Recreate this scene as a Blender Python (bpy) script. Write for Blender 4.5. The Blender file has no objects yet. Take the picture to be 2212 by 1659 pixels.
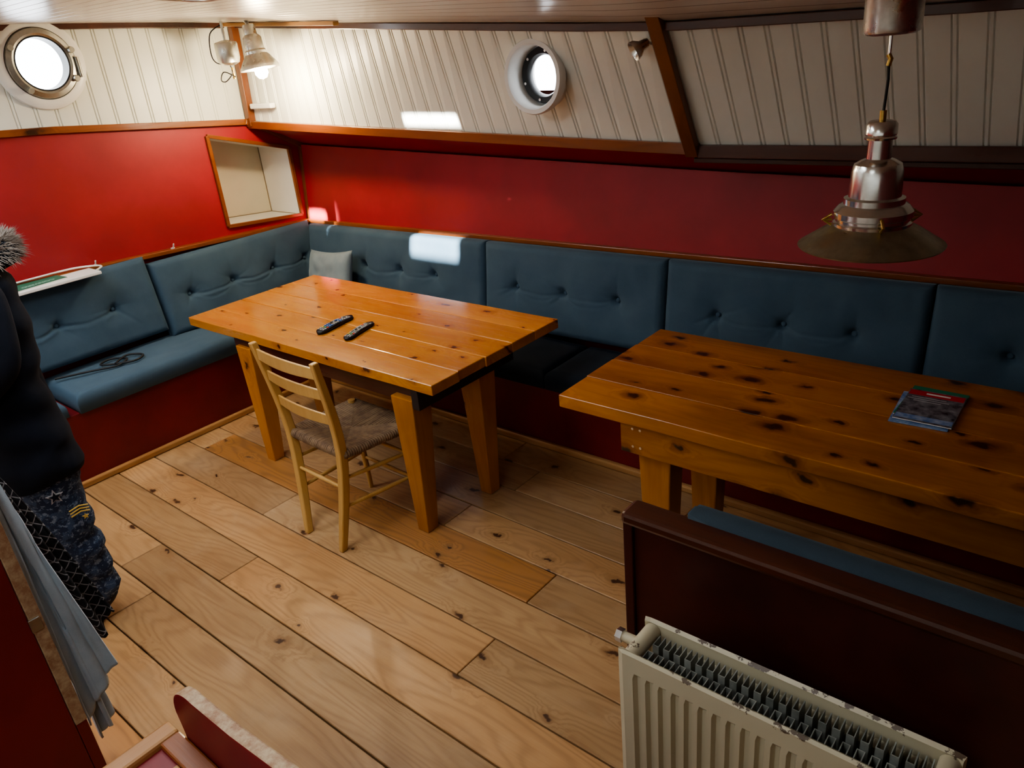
import bpy, bmesh, math, random
from mathutils import Vector, Matrix, noise
random.seed(7)
D=bpy.data; S=bpy.context.scene
COL=S.collection
# ---------------------------------------------------------------- helpers
def link(o,parent=None):
    COL.objects.link(o)
    if parent: o.parent=parent
    return o
def empty(name):
    e=D.objects.new(name,None); e.empty_display_size=.1
    return link(e)
def mobj(name,vs,fs,mat=None,parent=None,smooth=False,attrs=None):
    me=D.meshes.new(name); me.from_pydata([tuple(v) for v in vs],[],fs); me.update()
    bm=bmesh.new(); bm.from_mesh(me); bmesh.ops.recalc_face_normals(bm,faces=bm.faces); bm.to_mesh(me); bm.free()
    if mat: me.materials.append(mat)
    if smooth:
        for p in me.polygons: p.use_smooth=True
    if attrs:
        for k,vals in attrs.items():
            a=me.attributes.new(k,'FLOAT','FACE')
            for i,v in enumerate(vals): a.data[i].value=v
    return link(D.objects.new(name,me),parent)
def bevel(o,w=.004,seg=2):
    m=o.modifiers.new('bev','BEVEL'); m.width=w; m.segments=seg; m.limit_method='ANGLE'; m.angle_limit=math.radians(40)
    return o
def shade(o,ang=40):
    for p in o.data.polygons: p.use_smooth=True
    try:
        o.data.set_sharp_from_angle(angle=math.radians(ang))
    except Exception: pass
    return o
BF=[(0,1,2,3),(7,6,5,4),(0,4,5,1),(1,5,6,2),(2,6,7,3),(3,7,4,0)]
def boxv(x0,x1,y0,y1,z0,z1):
    return [(x0,y0,z0),(x1,y0,z0),(x1,y1,z0),(x0,y1,z0),(x0,y0,z1),(x1,y0,z1),(x1,y1,z1),(x0,y1,z1)]
def box(name,x0,x1,y0,y1,z0,z1,mat,parent=None,bev=.003):
    o=mobj(name,boxv(x0,x1,y0,y1,z0,z1),BF,mat,parent)
    if bev: bevel(o,bev)
    return o
def frame_axes(d,up):
    d=Vector(d).normalized(); up=Vector(up)
    s=d.cross(up)
    if s.length<1e-4: s=d.cross(Vector((1,0,0)))
    s.normalize(); u=s.cross(d).normalized()
    return d,s,u
def beam(name,p0,p1,w,h,mat,parent=None,up=(0,0,1),w1=None,h1=None,bev=.003):
    p0=Vector(p0);p1=Vector(p1); d,s,u=frame_axes(p1-p0,up)
    w1=w if w1 is None else w1; h1=h if h1 is None else h1
    vs=[]
    for p,a,b in((p0,w,h),(p1,w1,h1)):
        for i,j in((-1,-1),(1,-1),(1,1),(-1,1)):
            vs.append(p+s*(i*a/2)+u*(j*b/2))
    o=mobj(name,vs,BF,mat,parent)
    if bev: bevel(o,bev)
    return o
def tube(name,pts,r,mat,parent=None,seg=10,cap=True):
    pts=[Vector(p) for p in pts]; n=len(pts)
    rs=r if isinstance(r,(list,tuple)) else [r]*n
    vs=[];fs=[]; prev=None
    for i,p in enumerate(pts):
        t=(pts[min(i+1,n-1)]-pts[max(i-1,0)]).normalized()
        if prev is None:
            a=t.orthogonal().normalized()
        else:
            a=(prev-t*prev.dot(t)).normalized()
        prev=a; b=t.cross(a)
        for k in range(seg):
            th=2*math.pi*k/seg
            vs.append(p+(a*math.cos(th)+b*math.sin(th))*rs[i])
    for i in range(n-1):
        for k in range(seg):
            k2=(k+1)%seg
            fs.append((i*seg+k,i*seg+k2,(i+1)*seg+k2,(i+1)*seg+k))
    if cap:
        fs.append(tuple(range(seg))[::-1]); fs.append(tuple((n-1)*seg+k for k in range(seg)))
    o=mobj(name,vs,fs,mat,parent); shade(o,50); return o
def lathe(name,prof,loc,mat,parent=None,axis=(0,0,1),seg=48):
    loc=Vector(loc); ax=Vector(axis).normalized(); a=ax.orthogonal().normalized(); b=ax.cross(a)
    vs=[];fs=[];n=len(prof)
    for (r,z) in prof:
        for k in range(seg):
            th=2*math.pi*k/seg
            vs.append(loc+ax*z+(a*math.cos(th)+b*math.sin(th))*max(r,1e-4))
    for i in range(n-1):
        for k in range(seg):
            k2=(k+1)%seg
            fs.append((i*seg+k,i*seg+k2,(i+1)*seg+k2,(i+1)*seg+k))
    me=D.meshes.new(name); me.from_pydata([tuple(v) for v in vs],[],fs); me.update()
    bm=bmesh.new(); bm.from_mesh(me); bmesh.ops.remove_doubles(bm,verts=bm.verts,dist=2e-4)
    bmesh.ops.recalc_face_normals(bm,faces=bm.faces); bm.to_mesh(me); bm.free()
    me.materials.append(mat)
    o=link(D.objects.new(name,me),parent); shade(o,35); return o
def smooth_path(pts,n=8):
    out=[]; P=[Vector(p) for p in pts]
    for i in range(len(P)-1):
        p0=P[max(i-1,0)];p1=P[i];p2=P[i+1];p3=P[min(i+2,len(P)-1)]
        for k in range(n):
            t=k/n
            out.append(.5*((2*p1)+(p2-p0)*t+(2*p0-5*p1+4*p2-p3)*t*t+(3*p1-p0-3*p2+p3)*t**3))
    out.append(P[-1]); return out
def apply_mods(o):
    dg=bpy.context.evaluated_depsgraph_get(); me=D.meshes.new_from_object(o.evaluated_get(dg))
    old=o.data; o.modifiers.clear(); o.data=me
def cut_cyl(o,c,axis,r,depth=.4):
    cu=lathe('cutter',[(0,-depth/2),(r,-depth/2),(r,depth/2),(0,depth/2)],c,None or MAT['cream'],None,axis,48)
    m=o.modifiers.new('b','BOOLEAN'); m.operation='DIFFERENCE'; m.object=cu; m.solver='EXACT'
    bpy.context.view_layer.update(); apply_mods(o); D.objects.remove(cu)
# ---------------------------------------------------------------- materials
MAT={}
def newmat(name):
    m=D.materials.new(name); m.use_nodes=True; nt=m.node_tree
    b=nt.nodes['Principled BSDF']; return m,nt,b
def N(nt,t,**k):
    n=nt.nodes.new(t)
    for a,v in k.items(): setattr(n,a,v)
    return n
def L(nt,a,b): nt.links.new(a,b)
def mth(nt,op,a,b=None,clamp=False):
    n=N(nt,'ShaderNodeMath',operation=op,use_clamp=clamp)
    for i,v in enumerate((a,b)):
        if v is None: continue
        if isinstance(v,(int,float)): n.inputs[i].default_value=v
        else: L(nt,v,n.inputs[i])
    return n.outputs[0]
def mixc(nt,f,a,b,blend='MIX'):
    n=N(nt,'ShaderNodeMix',data_type='RGBA',blend_type=blend)
    for i,v in((0,f),(6,a),(7,b)):
        if isinstance(v,(int,float)): n.inputs[i].default_value=v
        elif isinstance(v,tuple): n.inputs[i].default_value=(*v[:3],1)
        else: L(nt,v,n.inputs[i])
    return n.outputs[2]
def maprange(nt,v,a,b,c,d,smooth=False):
    n=N(nt,'ShaderNodeMapRange'); 
    if smooth: n.interpolation_type='SMOOTHSTEP'
    L(nt,v,n.inputs[0])
    for i,x in enumerate((a,b,c,d)): n.inputs[i+1].default_value=x
    return n.outputs[0]
def noise_n(nt,vec,scale,detail=4,rough=.5,dist=0):
    n=N(nt,'ShaderNodeTexNoise'); n.inputs['Scale'].default_value=scale; n.inputs['Detail'].default_value=detail
    n.inputs['Roughness'].default_value=rough; n.inputs['Distortion'].default_value=dist
    if vec is not None: L(nt,vec,n.inputs['Vector'])
    return n.outputs[0]
def mapping(nt,vec,sc,rot=(0,0,0)):
    n=N(nt,'ShaderNodeMapping'); n.inputs['Scale'].default_value=sc; n.inputs['Rotation'].default_value=rot; L(nt,vec,n.inputs[0]); return n.outputs[0]
def bump(nt,b,h,strength=.2,dist=.01):
    n=N(nt,'ShaderNodeBump'); n.inputs['Strength'].default_value=strength; n.inputs['Distance'].default_value=dist
    L(nt,h,n.inputs['Height']); L(nt,n.outputs[0],b.inputs['Normal'])
def paint(name,c,rough=.4,var=.12,c2=None,scale=3,metal=0,bmp=.05,coat=0,spec=.5):
    m,nt,b=newmat(name); tc=N(nt,'ShaderNodeTexCoord').outputs['Object']
    n=noise_n(nt,tc,scale,6,.6)
    c2=c2 or tuple(x*(1-var*2.2) for x in c)
    f=maprange(nt,n,.35,.7,0,1)
    col=mixc(nt,f,c,c2); L(nt,col,b.inputs['Base Color'])
    b.inputs['Roughness'].default_value=rough; b.inputs['Metallic'].default_value=metal
    b.inputs['Coat Weight'].default_value=coat; b.inputs['Coat Roughness'].default_value=.1
    b.inputs['Specular IOR Level'].default_value=spec
    n2=noise_n(nt,tc,60,3); bump(nt,b,n2,bmp,.004)
    MAT[name]=m; return m
def wood(name,dark,mid,light,axis=0,ring=9,rough=.35,coat=0,knot=.4,knotc=(.05,.018,.006),ksc=1,orange=(.5,.2,.05),contrast=1,rvar=.5,kr=.11,sw=.45,scuff=0):
    m,nt,b=newmat(name); tc=N(nt,'ShaderNodeTexCoord').outputs['Object']
    at=N(nt,'ShaderNodeAttribute',attribute_name='rnd').outputs['Fac']
    og=N(nt,'ShaderNodeAttribute',attribute_name='org').outputs['Fac']
    cx=N(nt,'ShaderNodeCombineXYZ'); L(nt,mth(nt,'MULTIPLY',at,13.),cx.inputs[0]);L(nt,mth(nt,'MULTIPLY',at,7.3),cx.inputs[1]);L(nt,mth(nt,'MULTIPLY',at,17.),cx.inputs[2])
    va=N(nt,'ShaderNodeVectorMath',operation='ADD'); L(nt,tc,va.inputs[0]);L(nt,cx.outputs[0],va.inputs[1]); vec=va.outputs[0]
    def sc(al,ac): 
        v=[ac]*3; v[axis]=al; return tuple(v)
    n=noise_n(nt,mapping(nt,vec,sc(.55,3.6)),1,2,.45,.1)
    # knots live in a 2D pattern (along the board, across the board)
    sv=N(nt,'ShaderNodeSeparateXYZ'); L(nt,vec,sv.inputs[0]); oth=[i for i in range(3) if i!=axis]
    wob=noise_n(nt,vec,9,2); wob2=noise_n(nt,vec,34,2)
    c2=N(nt,'ShaderNodeCombineXYZ'); L(nt,mth(nt,'ADD',mth(nt,'MULTIPLY',sv.outputs[axis],3.0*ksc),mth(nt,'ADD',mth(nt,'MULTIPLY',wob,.3),mth(nt,'MULTIPLY',wob2,.22))),c2.inputs[0])
    L(nt,mth(nt,'ADD',mth(nt,'MULTIPLY',mth(nt,'ADD',sv.outputs[oth[0]],sv.outputs[oth[1]]),5.5*ksc),mth(nt,'ADD',mth(nt,'MULTIPLY',wob,.35),mth(nt,'MULTIPLY',wob2,-.2))),c2.inputs[1])
    vo=N(nt,'ShaderNodeTexVoronoi',voronoi_dimensions='2D'); vo.inputs['Scale'].default_value=1
    L(nt,c2.outputs[0],vo.inputs['Vector'])
    sep=N(nt,'ShaderNodeSeparateColor'); L(nt,vo.outputs['Color'],sep.inputs[0])
    keep=mth(nt,'LESS_THAN',sep.outputs[0],knot)
    size=maprange(nt,sep.outputs[1],0,1,.5,1.35)
    dist=mth(nt,'DIVIDE',vo.outputs['Distance'],size)
    kf=mth(nt,'MULTIPLY',maprange(nt,dist,0,.45,1,0,True),keep)
    n2=mth(nt,'ADD',mth(nt,'MULTIPLY',n,ring),mth(nt,'MULTIPLY',kf,1.6))
    w=noise_n(nt,mapping(nt,vec,sc(3,26)),1,3)
    n2=mth(nt,'ADD',n2,mth(nt,'MULTIPLY',w,.35))
    s=mth(nt,'SINE',mth(nt,'MULTIPLY',n2,6.283*1.6))
    s=mth(nt,'POWER',mth(nt,'ADD',mth(nt,'MULTIPLY',s,.5),.5),2.2)
    fine=noise_n(nt,mapping(nt,vec,sc(3,130)),1,5,.7)
    f=mth(nt,'ADD',mth(nt,'MULTIPLY',s,sw*contrast),mth(nt,'MULTIPLY',maprange(nt,fine,.3,.7,0,1),.4),True)
    col=mixc(nt,f,light,mid)
    blot=noise_n(nt,mapping(nt,vec,sc(1.2,4)),1,5,.6)
    col=mixc(nt,maprange(nt,blot,.45,.75,0,.75*contrast),col,dark)
    if scuff:
        sf_=noise_n(nt,mapping(nt,tc,(2.2,2.8,1)),1,7,.68)
        col=mixc(nt,maprange(nt,sf_,.50,.72,0,scuff),col,(.58,.43,.27))
    og2=mth(nt,'MULTIPLY',og,.8)
    col=mixc(nt,og2,col,mixc(nt,s,orange,tuple(x*.75 for x in orange)))
    halo=mth(nt,'MULTIPLY',maprange(nt,dist,kr*.8,kr*2.6,.65,0,True),keep)
    col=mixc(nt,halo,col,dark)
    kk=mth(nt,'MULTIPLY',maprange(nt,dist,kr*.5,kr*1.15,1,0,True),keep)
    col=mixc(nt,kk,col,knotc)
    hsv=N(nt,'ShaderNodeHueSaturation'); L(nt,col,hsv.inputs['Color']); L(nt,maprange(nt,at,0,1,1-rvar/2,1+rvar/2),hsv.inputs['Value'])
    L(nt,hsv.outputs[0],b.inputs['Base Color'])
    rr=maprange(nt,fine,.2,.8,rough*.8,rough*1.3); L(nt,rr,b.inputs['Roughness'])
    b.inputs['Coat Weight'].default_value=coat; b.inputs['Coat Roughness'].default_value=.12
    bump(nt,b,f,.12,.003)
    MAT[name]=m; return m
def fabric(name,c,c2,sheen=.4,scale=4):
    m,nt,b=newmat(name); tc=N(nt,'ShaderNodeTexCoord').outputs['Object']
    n=noise_n(nt,tc,scale,6,.65); n2=noise_n(nt,tc,350,2)
    col=mixc(nt,maprange(nt,n,.35,.68,0,1),c,c2); col=mixc(nt,mth(nt,'MULTIPLY',n2,.35),col,tuple(x*.55 for x in c))
    L(nt,col,b.inputs['Base Color']); b.inputs['Roughness'].default_value=.95
    b.inputs['Sheen Weight'].default_value=sheen; b.inputs['Sheen Roughness'].default_value=.4; b.inputs['Sheen Tint'].default_value=(*[min(1,x*3+.1) for x in c],1)
    b.inputs['Specular IOR Level'].default_value=.2
    bump(nt,b,n2,.25,.002); MAT[name]=m; return m
def metal(name,c,rough=.25):
    m,nt,b=newmat(name); tc=N(nt,'ShaderNodeTexCoord').outputs['Object']
    n=noise_n(nt,tc,18,5,.6); L(nt,mixc(nt,maprange(nt,n,.4,.7,0,.6),c,tuple(x*.6 for x in c)),b.inputs['Base Color'])
    L(nt,maprange(nt,n,.3,.8,rough*.7,rough*1.6),b.inputs['Roughness']); b.inputs['Metallic'].default_value=1; MAT[name]=m
def emis(name,c,s):
    m,nt,b=newmat(name); b.inputs['Base Color'].default_value=(*c,1); b.inputs['Emission Color'].default_value=(*c,1); b.inputs['Emission Strength'].default_value=s; MAT[name]=m
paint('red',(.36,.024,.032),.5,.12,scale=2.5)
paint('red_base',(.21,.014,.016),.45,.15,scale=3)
paint('red_soffit',(.34,.018,.026),.5,.1)
paint('maroon',(.070,.013,.008),.38,.2,scale=5)
paint('cream',(.78,.80,.74),.42,.04,scale=2,bmp=.03)
paint('white',(.84,.84,.81),.35,.03,scale=3)
paint('niche_back',(.66,.60,.46),.5,.04,scale=3)  # darker than the lining: recess shading put into the back's colour
paint('caulk',(.30,.24,.16),.7,.1)  # dark tone for the shade lines along the niche's inner edges
paint('black',(.012,.012,.013),.35,.2)
paint('bracket',(.03,.02,.018),.5,.2)
paint('blackrubber',(.02,.02,.022),.6,.2)
wood('trimwood',(.12,.03,.008),(.20,.055,.012),(.30,.09,.02),0,7,.3,.4,.1,contrast=.8,rvar=.2)
wood('trimwood_y',(.12,.03,.008),(.20,.055,.012),(.30,.09,.02),1,7,.3,.4,.1,contrast=.8,rvar=.2)
wood('trimwood_z',(.10,.025,.007),(.15,.04,.010),(.22,.065,.016),2,7,.3,.4,.1,contrast=.8,rvar=.2)
wood('darkwood',(.03,.008,.004),(.06,.015,.006),(.10,.025,.01),0,7,.3,.3,.1,contrast=.8,rvar=.2)
wood('floorwood',(.30,.155,.062),(.34,.185,.08),(.52,.325,.155),0,17,.38,.10,.40,ksc=1.05,orange=(.50,.215,.06),rvar=.46,kr=.068,knotc=(.075,.032,.015),sw=.42,scuff=.38)
wood('tablewood',(.36,.095,.012),(.52,.17,.018),(.70,.30,.045),0,8,.24,.65,.62,knotc=(.10,.024,.006),ksc=1.25,rvar=.25,kr=.065,contrast=.85,sw=.38)
wood('tablewood_knotty',(.15,.036,.006),(.36,.11,.014),(.52,.20,.030),0,8,.3,.4,.85,knotc=(.035,.010,.003),ksc=1.45,rvar=.25,kr=.12,sw=.35)
wood('legwood',(.26,.08,.012),(.38,.13,.018),(.50,.20,.035),2,8,.3,.4,.35,rvar=.3,kr=.07)
wood('chairwood',(.45,.22,.05),(.55,.30,.08),(.66,.39,.13),2,6,.38,.2,.05,contrast=.6,rvar=.2)
wood('trimpine',(.40,.18,.06),(.45,.22,.08),(.58,.33,.13),0,6,.4,.1,.1,rvar=.2)
wood('trimpine_y',(.34,.15,.045),(.40,.18,.06),(.50,.26,.10),1,6,.4,.1,.1,rvar=.2)
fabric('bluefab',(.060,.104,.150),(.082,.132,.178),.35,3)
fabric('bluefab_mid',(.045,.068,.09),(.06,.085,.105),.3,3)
fabric('bluefab_dark',(.016,.025,.042),(.024,.036,.056),.3,5)  # darker copy of the blue seat fabric, with shade put into its colour
fabric('greyfab',(.22,.28,.31),(.28,.34,.37),.4,8)
fabric('towelblue',(.36,.46,.54),(.44,.54,.61),.6,14)
fabric('jacket',(.006,.008,.014),(.012,.014,.022),.15,9)
fabric('fur',(.22,.18,.15),(.52,.46,.40),.3,30)
paint('skin',(.62,.36,.26),.5,.1)
paint('hair',(.05,.025,.012),.6,.2)
metal('steel',(.84,.84,.82),.2)
metal('alu',(.74,.74,.70),.3)
metal('oldsteel',(.46,.45,.40),.38)
metal('shade_metal',(.44,.40,.30),.38)
metal('brass',(.62,.42,.14),.3)
paint('gunmetal',(.16,.17,.17),.4,.2)
paint('finmetal',(.34,.35,.31),.45,.25,scale=20)
emis('bulb',(1,.84,.55),60)
paint('rush',(.27,.17,.09),.75,.35,scale=25,c2=(.13,.07,.038))
paint('green',(.03,.16,.10),.5,.1); paint('greenlight',(.35,.6,.5),.5,.1)
paint('silver',(.5,.5,.52),.4,.1); paint('gold',(.65,.45,.12),.4,.1)
paint('mag_dark',(.03,.032,.04),.25,.6,scale=30,c2=(.25,.27,.3)); paint('mag_red',(.5,.03,.04),.25,.1); paint('mag_green',(.02,.25,.14),.25,.1); paint('mag_blue',(.08,.18,.42),.25,.5,scale=40,c2=(.35,.45,.6))
paint('btn_grey',(.35,.36,.38),.5,.1); paint('btn_red',(.6,.03,.02),.5,.1); paint('btn_blue',(.04,.15,.5),.5,.1); paint('btn_green',(.04,.35,.12),.5,.1);paint('btn_yel',(.6,.45,.05),.5,.1)
m,nt,b=newmat('radpaint'); tc=N(nt,'ShaderNodeTexCoord').outputs['Object']
n=noise_n(nt,tc,22,8,.7); n2=noise_n(nt,tc,4,3)
geo=N(nt,'ShaderNodeNewGeometry'); sx=N(nt,'ShaderNodeSeparateXYZ'); L(nt,geo.outputs['Position'],sx.inputs[0])
top=maprange(nt,sx.outputs[2],.725,.748,0,.15)
chip=mth(nt,'GREATER_THAN',mth(nt,'ADD',n,top),.71)
col=mixc(nt,n2,(.60,.54,.38),(.50,.44,.30)); col=mixc(nt,chip,col,(.12,.08,.05)); L(nt,col,b.inputs['Base Color']); b.inputs['Roughness'].default_value=.38; MAT['rad']=m
m,nt,b=newmat('wornedge'); tc=N(nt,'ShaderNodeTexCoord').outputs['Object']
n=noise_n(nt,tc,34,8,.75); col=mixc(nt,maprange(nt,n,.38,.60,0,.85),(.46,.34,.21),(.26,.12,.06)); L(nt,col,b.inputs['Base Color']); b.inputs['Roughness'].default_value=.6; MAT['worn']=m
m,nt,b=newmat('camo'); tc=N(nt,'ShaderNodeTexCoord').outputs['Object']
n=noise_n(nt,tc,28,6,.7); n2=noise_n(nt,mapping(nt,tc,(1,1,1.5),(.3,.2,.5)),45,6,.7)
col=mixc(nt,mth(nt,'GREATER_THAN',n,.52),(.018,.035,.08),(.05,.09,.17)); col=mixc(nt,mth(nt,'GREATER_THAN',n2,.56),col,(.18,.24,.34)); L(nt,col,b.inputs['Base Color']); b.inputs['Roughness'].default_value=.9; MAT['camo']=m
m,nt,b=newmat('scarf'); tc=N(nt,'ShaderNodeTexCoord').outputs['Object']
sp=N(nt,'ShaderNodeSeparateXYZ'); L(nt,mapping(nt,tc,(1,1,1),(.75,0,0)),sp.inputs[0])
def ln(o,p,w): return mth(nt,'LESS_THAN',mth(nt,'ABSOLUTE',mth(nt,'SUBTRACT',mth(nt,'FRACT',mth(nt,'MULTIPLY',o,1/p)),.5)),w)
g=mth(nt,'MAXIMUM',ln(sp.outputs[1],.03,.05),ln(sp.outputs[2],.03,.05))
L(nt,mixc(nt,g,(.012,.012,.016),(.32,.32,.33)),b.inputs['Base Color']); b.inputs['Roughness'].default_value=.95; MAT['scarf']=m
m,nt,b=newmat('ceilpaint'); tc=N(nt,'ShaderNodeTexCoord').outputs['Object']
sp=N(nt,'ShaderNodeSeparateXYZ'); L(nt,tc,sp.inputs[0])
fr=mth(nt,'ABSOLUTE',mth(nt,'SUBTRACT',mth(nt,'FRACT',mth(nt,'MULTIPLY',sp.outputs[1],1/.07)),.5))
g=maprange(nt,fr,0,.06,0,1); n=noise_n(nt,tc,2,3)
col=mixc(nt,n,(.76,.73,.69),(.68,.64,.60)); col=mixc(nt,g,(.32,.26,.22),col); L(nt,col,b.inputs['Base Color']); b.inputs['Roughness'].default_value=.25
bump(nt,b,g,.6,.004); MAT['ceil']=m
m,nt,b=newmat('glass'); b.inputs['Transmission Weight'].default_value=1; b.inputs['Roughness'].default_value=0; b.inputs['IOR'].default_value=1.02; b.inputs['Base Color'].default_value=(.97,.99,1,1); MAT['glass']=m

# ---------------------------------------------------------------- camera
f=1640.
right=Vector((.769,.632,-.0906)); fwd=Vector((-.608,.680,-.412)).normalized()
right=(right-fwd*right.dot(fwd)).normalized(); up=right.cross(fwd)
cam=D.cameras.new('camera'); co=D.objects.new('camera',cam); COL.objects.link(co)
M=Matrix((( right.x,up.x,-fwd.x,0),(right.y,up.y,-fwd.y,0),(right.z,up.z,-fwd.z,1.95),(0,0,0,1)))
co.matrix_world=M; cam.sensor_width=36; cam.lens=f/2212*36; cam.clip_start=.02; S.camera=co

# ---------------------------------------------------------------- floor
vs=[];fs=[];rn=[];og=[]
seams=[-1.7,-1.5,-1.3,-1.1,-.9,-.7,-.5,-.3,-.1,.1,.29,.49,.69,.885,1.08,1.275,1.48,1.69,1.887,2.08,2.28,2.48,2.69,2.9,3.3]
fixed={(1.08):[-2.72],(1.275):[-1.525],(1.69):[-1.55,-3.9],(.885):[-3.2],(1.48):[-3.0,-.5],(.69):[-2.9],(.49):[-2.0]}
orangeish={1.69:1.0,.29:.9,.49:.25,1.887:.25,.69:.1}
for i in range(len(seams)-1):
    y0,y1=seams[i],seams[i+1]
    js=fixed.get(y0)
    if js is None:
        js=[random.uniform(-4,-2),random.uniform(-1.6,.8)]
    xs=[-4.7]+sorted(js)+[1.7]
    for j in range(len(xs)-1):
        g=.003
        b0=len(vs); vs+=boxv(xs[j]+g*.6,xs[j+1]-g*.6,y0+g,y1-g,-.03,random.uniform(-.0012,0))
        fs+=[tuple(b0+k for k in f_) for f_ in BF]
        r=random.random(); o_=orangeish.get(y0,random.choice([0,0,.1,.3]))
        if y0==1.69 and j!=1: o_=.1
        rn+=[r]*6; og+=[o_]*6
fl=mobj('floor',vs,fs,MAT['floorwood'],attrs={'rnd':rn,'org':og}); bevel(fl,.0025,1)
box('floor_subfloor',-4.75,1.75,-1.95,3.35,-.08,-.034,MAT['black'],bev=0)

# ---------------------------------------------------------------- ceiling
def pl(x,P):
    if x<=P[0][0]: return P[0][1]
    for (a,b),(c,d) in zip(P,P[1:]):
        if x<=c: return b+(d-b)*(x-a)/(c-a)
    return P[-1][1]
def ez(x): return pl(x,[(-4.6,2.20),(-4.55,2.195),(-3.03,2.075),(-1.52,1.955),(-.38,1.925),(1.8,1.91)])
def ey(x): return pl(x,[(-4.6,2.88),(-4.55,2.88),(-1.52,2.64),(-.38,2.60),(1.8,2.58)])
def zc(x,y):
    Y=ey(x); t=(y-.8)/(Y-.8)
    if t<0: t*=.7
    return ez(x)+(2.25-ez(x))*(1-t*t)
holes=[(-2.75,-1.95,.1,1.3),(-4.25,-3.5,-.7,1.05),(-1.25,-.45,-.75,.05),(-3.36,-3.05,.41,.66),(-3.12,-2.76,1.68,1.84),(-4.50,-4.34,.70,.85)]
xs=set([-4.75,1.8]); 
for h in holes: xs|={h[0],h[1]}
x=-4.6
while x<1.8: xs.add(round(x,3)); x+=.2
xs=sorted(xs)
ysl=set([-1.4+.15*i for i in range(28)]); ysl={round(y,3) for y in ysl if y<2.55}
for h in holes: ysl|={h[2],h[3]}
ysl=sorted(ysl)
vs=[];fs=[];nx=len(xs);rows=ysl+['e','e2']
for yy in rows:
    for x in xs:
        if yy=='e': y=ey(x); 
        elif yy=='e2': y=ey(x)+.06
        else: y=min(yy,ey(x)-.01)
        vs.append((x,y,zc(x,min(y,ey(x)))))
for j in range(len(rows)-1):
    for i in range(nx-1):
        cx=(xs[i]+xs[i+1])/2; cy=(ysl[j]+ysl[j+1])/2 if j<len(ysl)-1 else 9
        if any(h[0]<cx<h[1] and h[2]<cy<h[3] for h in holes): continue
        fs.append((j*nx+i,j*nx+i+1,(j+1)*nx+i+1,(j+1)*nx+i))
ce=mobj('ceiling',vs,fs,MAT['ceil'],smooth=True)
me=ce.data
for p in me.polygons: 
    if p.normal.z>0: p.flip()
md=ce.modifiers.new('s','SOLIDIFY'); md.thickness=.03; md.offset=-1
for k,h in enumerate(holes[:3]):
    zz=[zc(a,b_) for a in h[:2] for b_ in h[2:]]
    z0=min(zz); z1=max(zz)+.12
    e=empty('window_%d'%(k+3))  # unseen skylights and companionway hatch, placed and sized to bring in daylight
    box('coaming_1',h[0]-.03,h[0],h[2]-.03,h[3]+.03,z0,z1,MAT['cream'],e,0); box('coaming_2',h[1],h[1]+.03,h[2]-.03,h[3]+.03,z0,z1,MAT['cream'],e,0)
    box('coaming_3',h[0],h[1],h[2]-.03,h[2],z0,z1,MAT['cream'],e,0); box('coaming_4',h[0],h[1],h[3],h[3]+.03,z0,z1,MAT['cream'],e,0)
    for q in range(1,3):
        xx=h[0]+(h[1]-h[0])*q/3; box('glazing_bar_%d'%q,xx-.01,xx+.01,h[2],h[3],z1-.03,z1,MAT['cream'],e,0)
    la=D.lights.new('portal','AREA'); la.shape='RECTANGLE'; la.size=h[1]-h[0]; la.size_y=h[3]-h[2]; la.cycles.is_portal=True
    lo=D.objects.new('portal_light',la); lo.location=((h[0]+h[1])/2,(h[2]+h[3])/2,z1+.005); link(lo,e)

# ---------------------------------------------------------------- far wall (y+)
def beadwall(name,B0,B1,T0,T1,outn,mat,period=.1,thick=.03):
    B0,B1,T0,T1=map(Vector,(B0,B1,T0,T1)); Ln=(B1-B0).length; outn=Vector(outn).normalized()
    us=[];x=.02
    us.append((0,0))
    while x<Ln-.03:
        for dx,dp in((0,0),(.004,.006),(.008,0),(.0155,0),(.0195,.006),(.0235,0)): us.append(((x+dx)/Ln,dp))
        x+=period
    us.append((1,0)); n=len(us); vs=[]
    for u,dp in us:
        bb=B0.lerp(B1,u); t=T0.lerp(T1,u)
        vs+= [bb+outn*dp,t+outn*dp,bb+outn*thick,t+outn*thick]
    fs=[]
    for i in range(n-1):
        a=i*4;b=a+4
        fs+=[(a,b,b+1,a+1),(a+2,a+3,b+3,b+2),(a,a+2,b+2,b),(a+1,b+1,b+3,a+3)]
    fs+=[(0,1,3,2),((n-1)*4,(n-1)*4+2,(n-1)*4+3,(n-1)*4+1)]
    return mobj(name,vs,fs,mat)
wm=beadwall('wall_far_upper',(-4.56,2.853,1.60),(-1.50,2.915,1.47),(-4.56,2.887,2.26),(-1.50,2.60,2.01),(0,1,.1),MAT['cream'])
wr=beadwall('wall_far_upper_side',(-1.50,2.915,1.47),(1.75,2.84,1.49),(-1.50,2.60,2.01),(1.75,2.55,1.98),(0,1,.1),MAT['cream'],.092)
PC=Vector((-2.14,2.72,1.798)); cut_cyl(wm,PC,(0,1,0),.128,.6)
def RT(x): return Vector((x,3.2,pl(x,[(-4.6,1.436),(-1.5,1.34),(-.37,1.32),(1.8,1.31)])))
def WB(x): return Vector((x,pl(x,[(-4.56,2.853),(-1.5,2.915),(1.75,2.84)]),pl(x,[(-4.56,1.60),(-1.5,1.47),(1.75,1.49)])))
vs=[];fs=[];X=[-4.6+i*.32 for i in range(21)]
for x in X: vs+=[(x,3.15,.3),(x,3.15,.9),RT(x)]
for i in range(20):
    a=i*3; fs+=[(a,a+3,a+4,a+1),(a+1,a+4,a+5,a+2)]
w=mobj('wall_far',vs,fs,MAT['red']); m_=w.modifiers.new('s','SOLIDIFY'); m_.thickness=.03; m_.offset=-1 
vs=[];fs=[]
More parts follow.
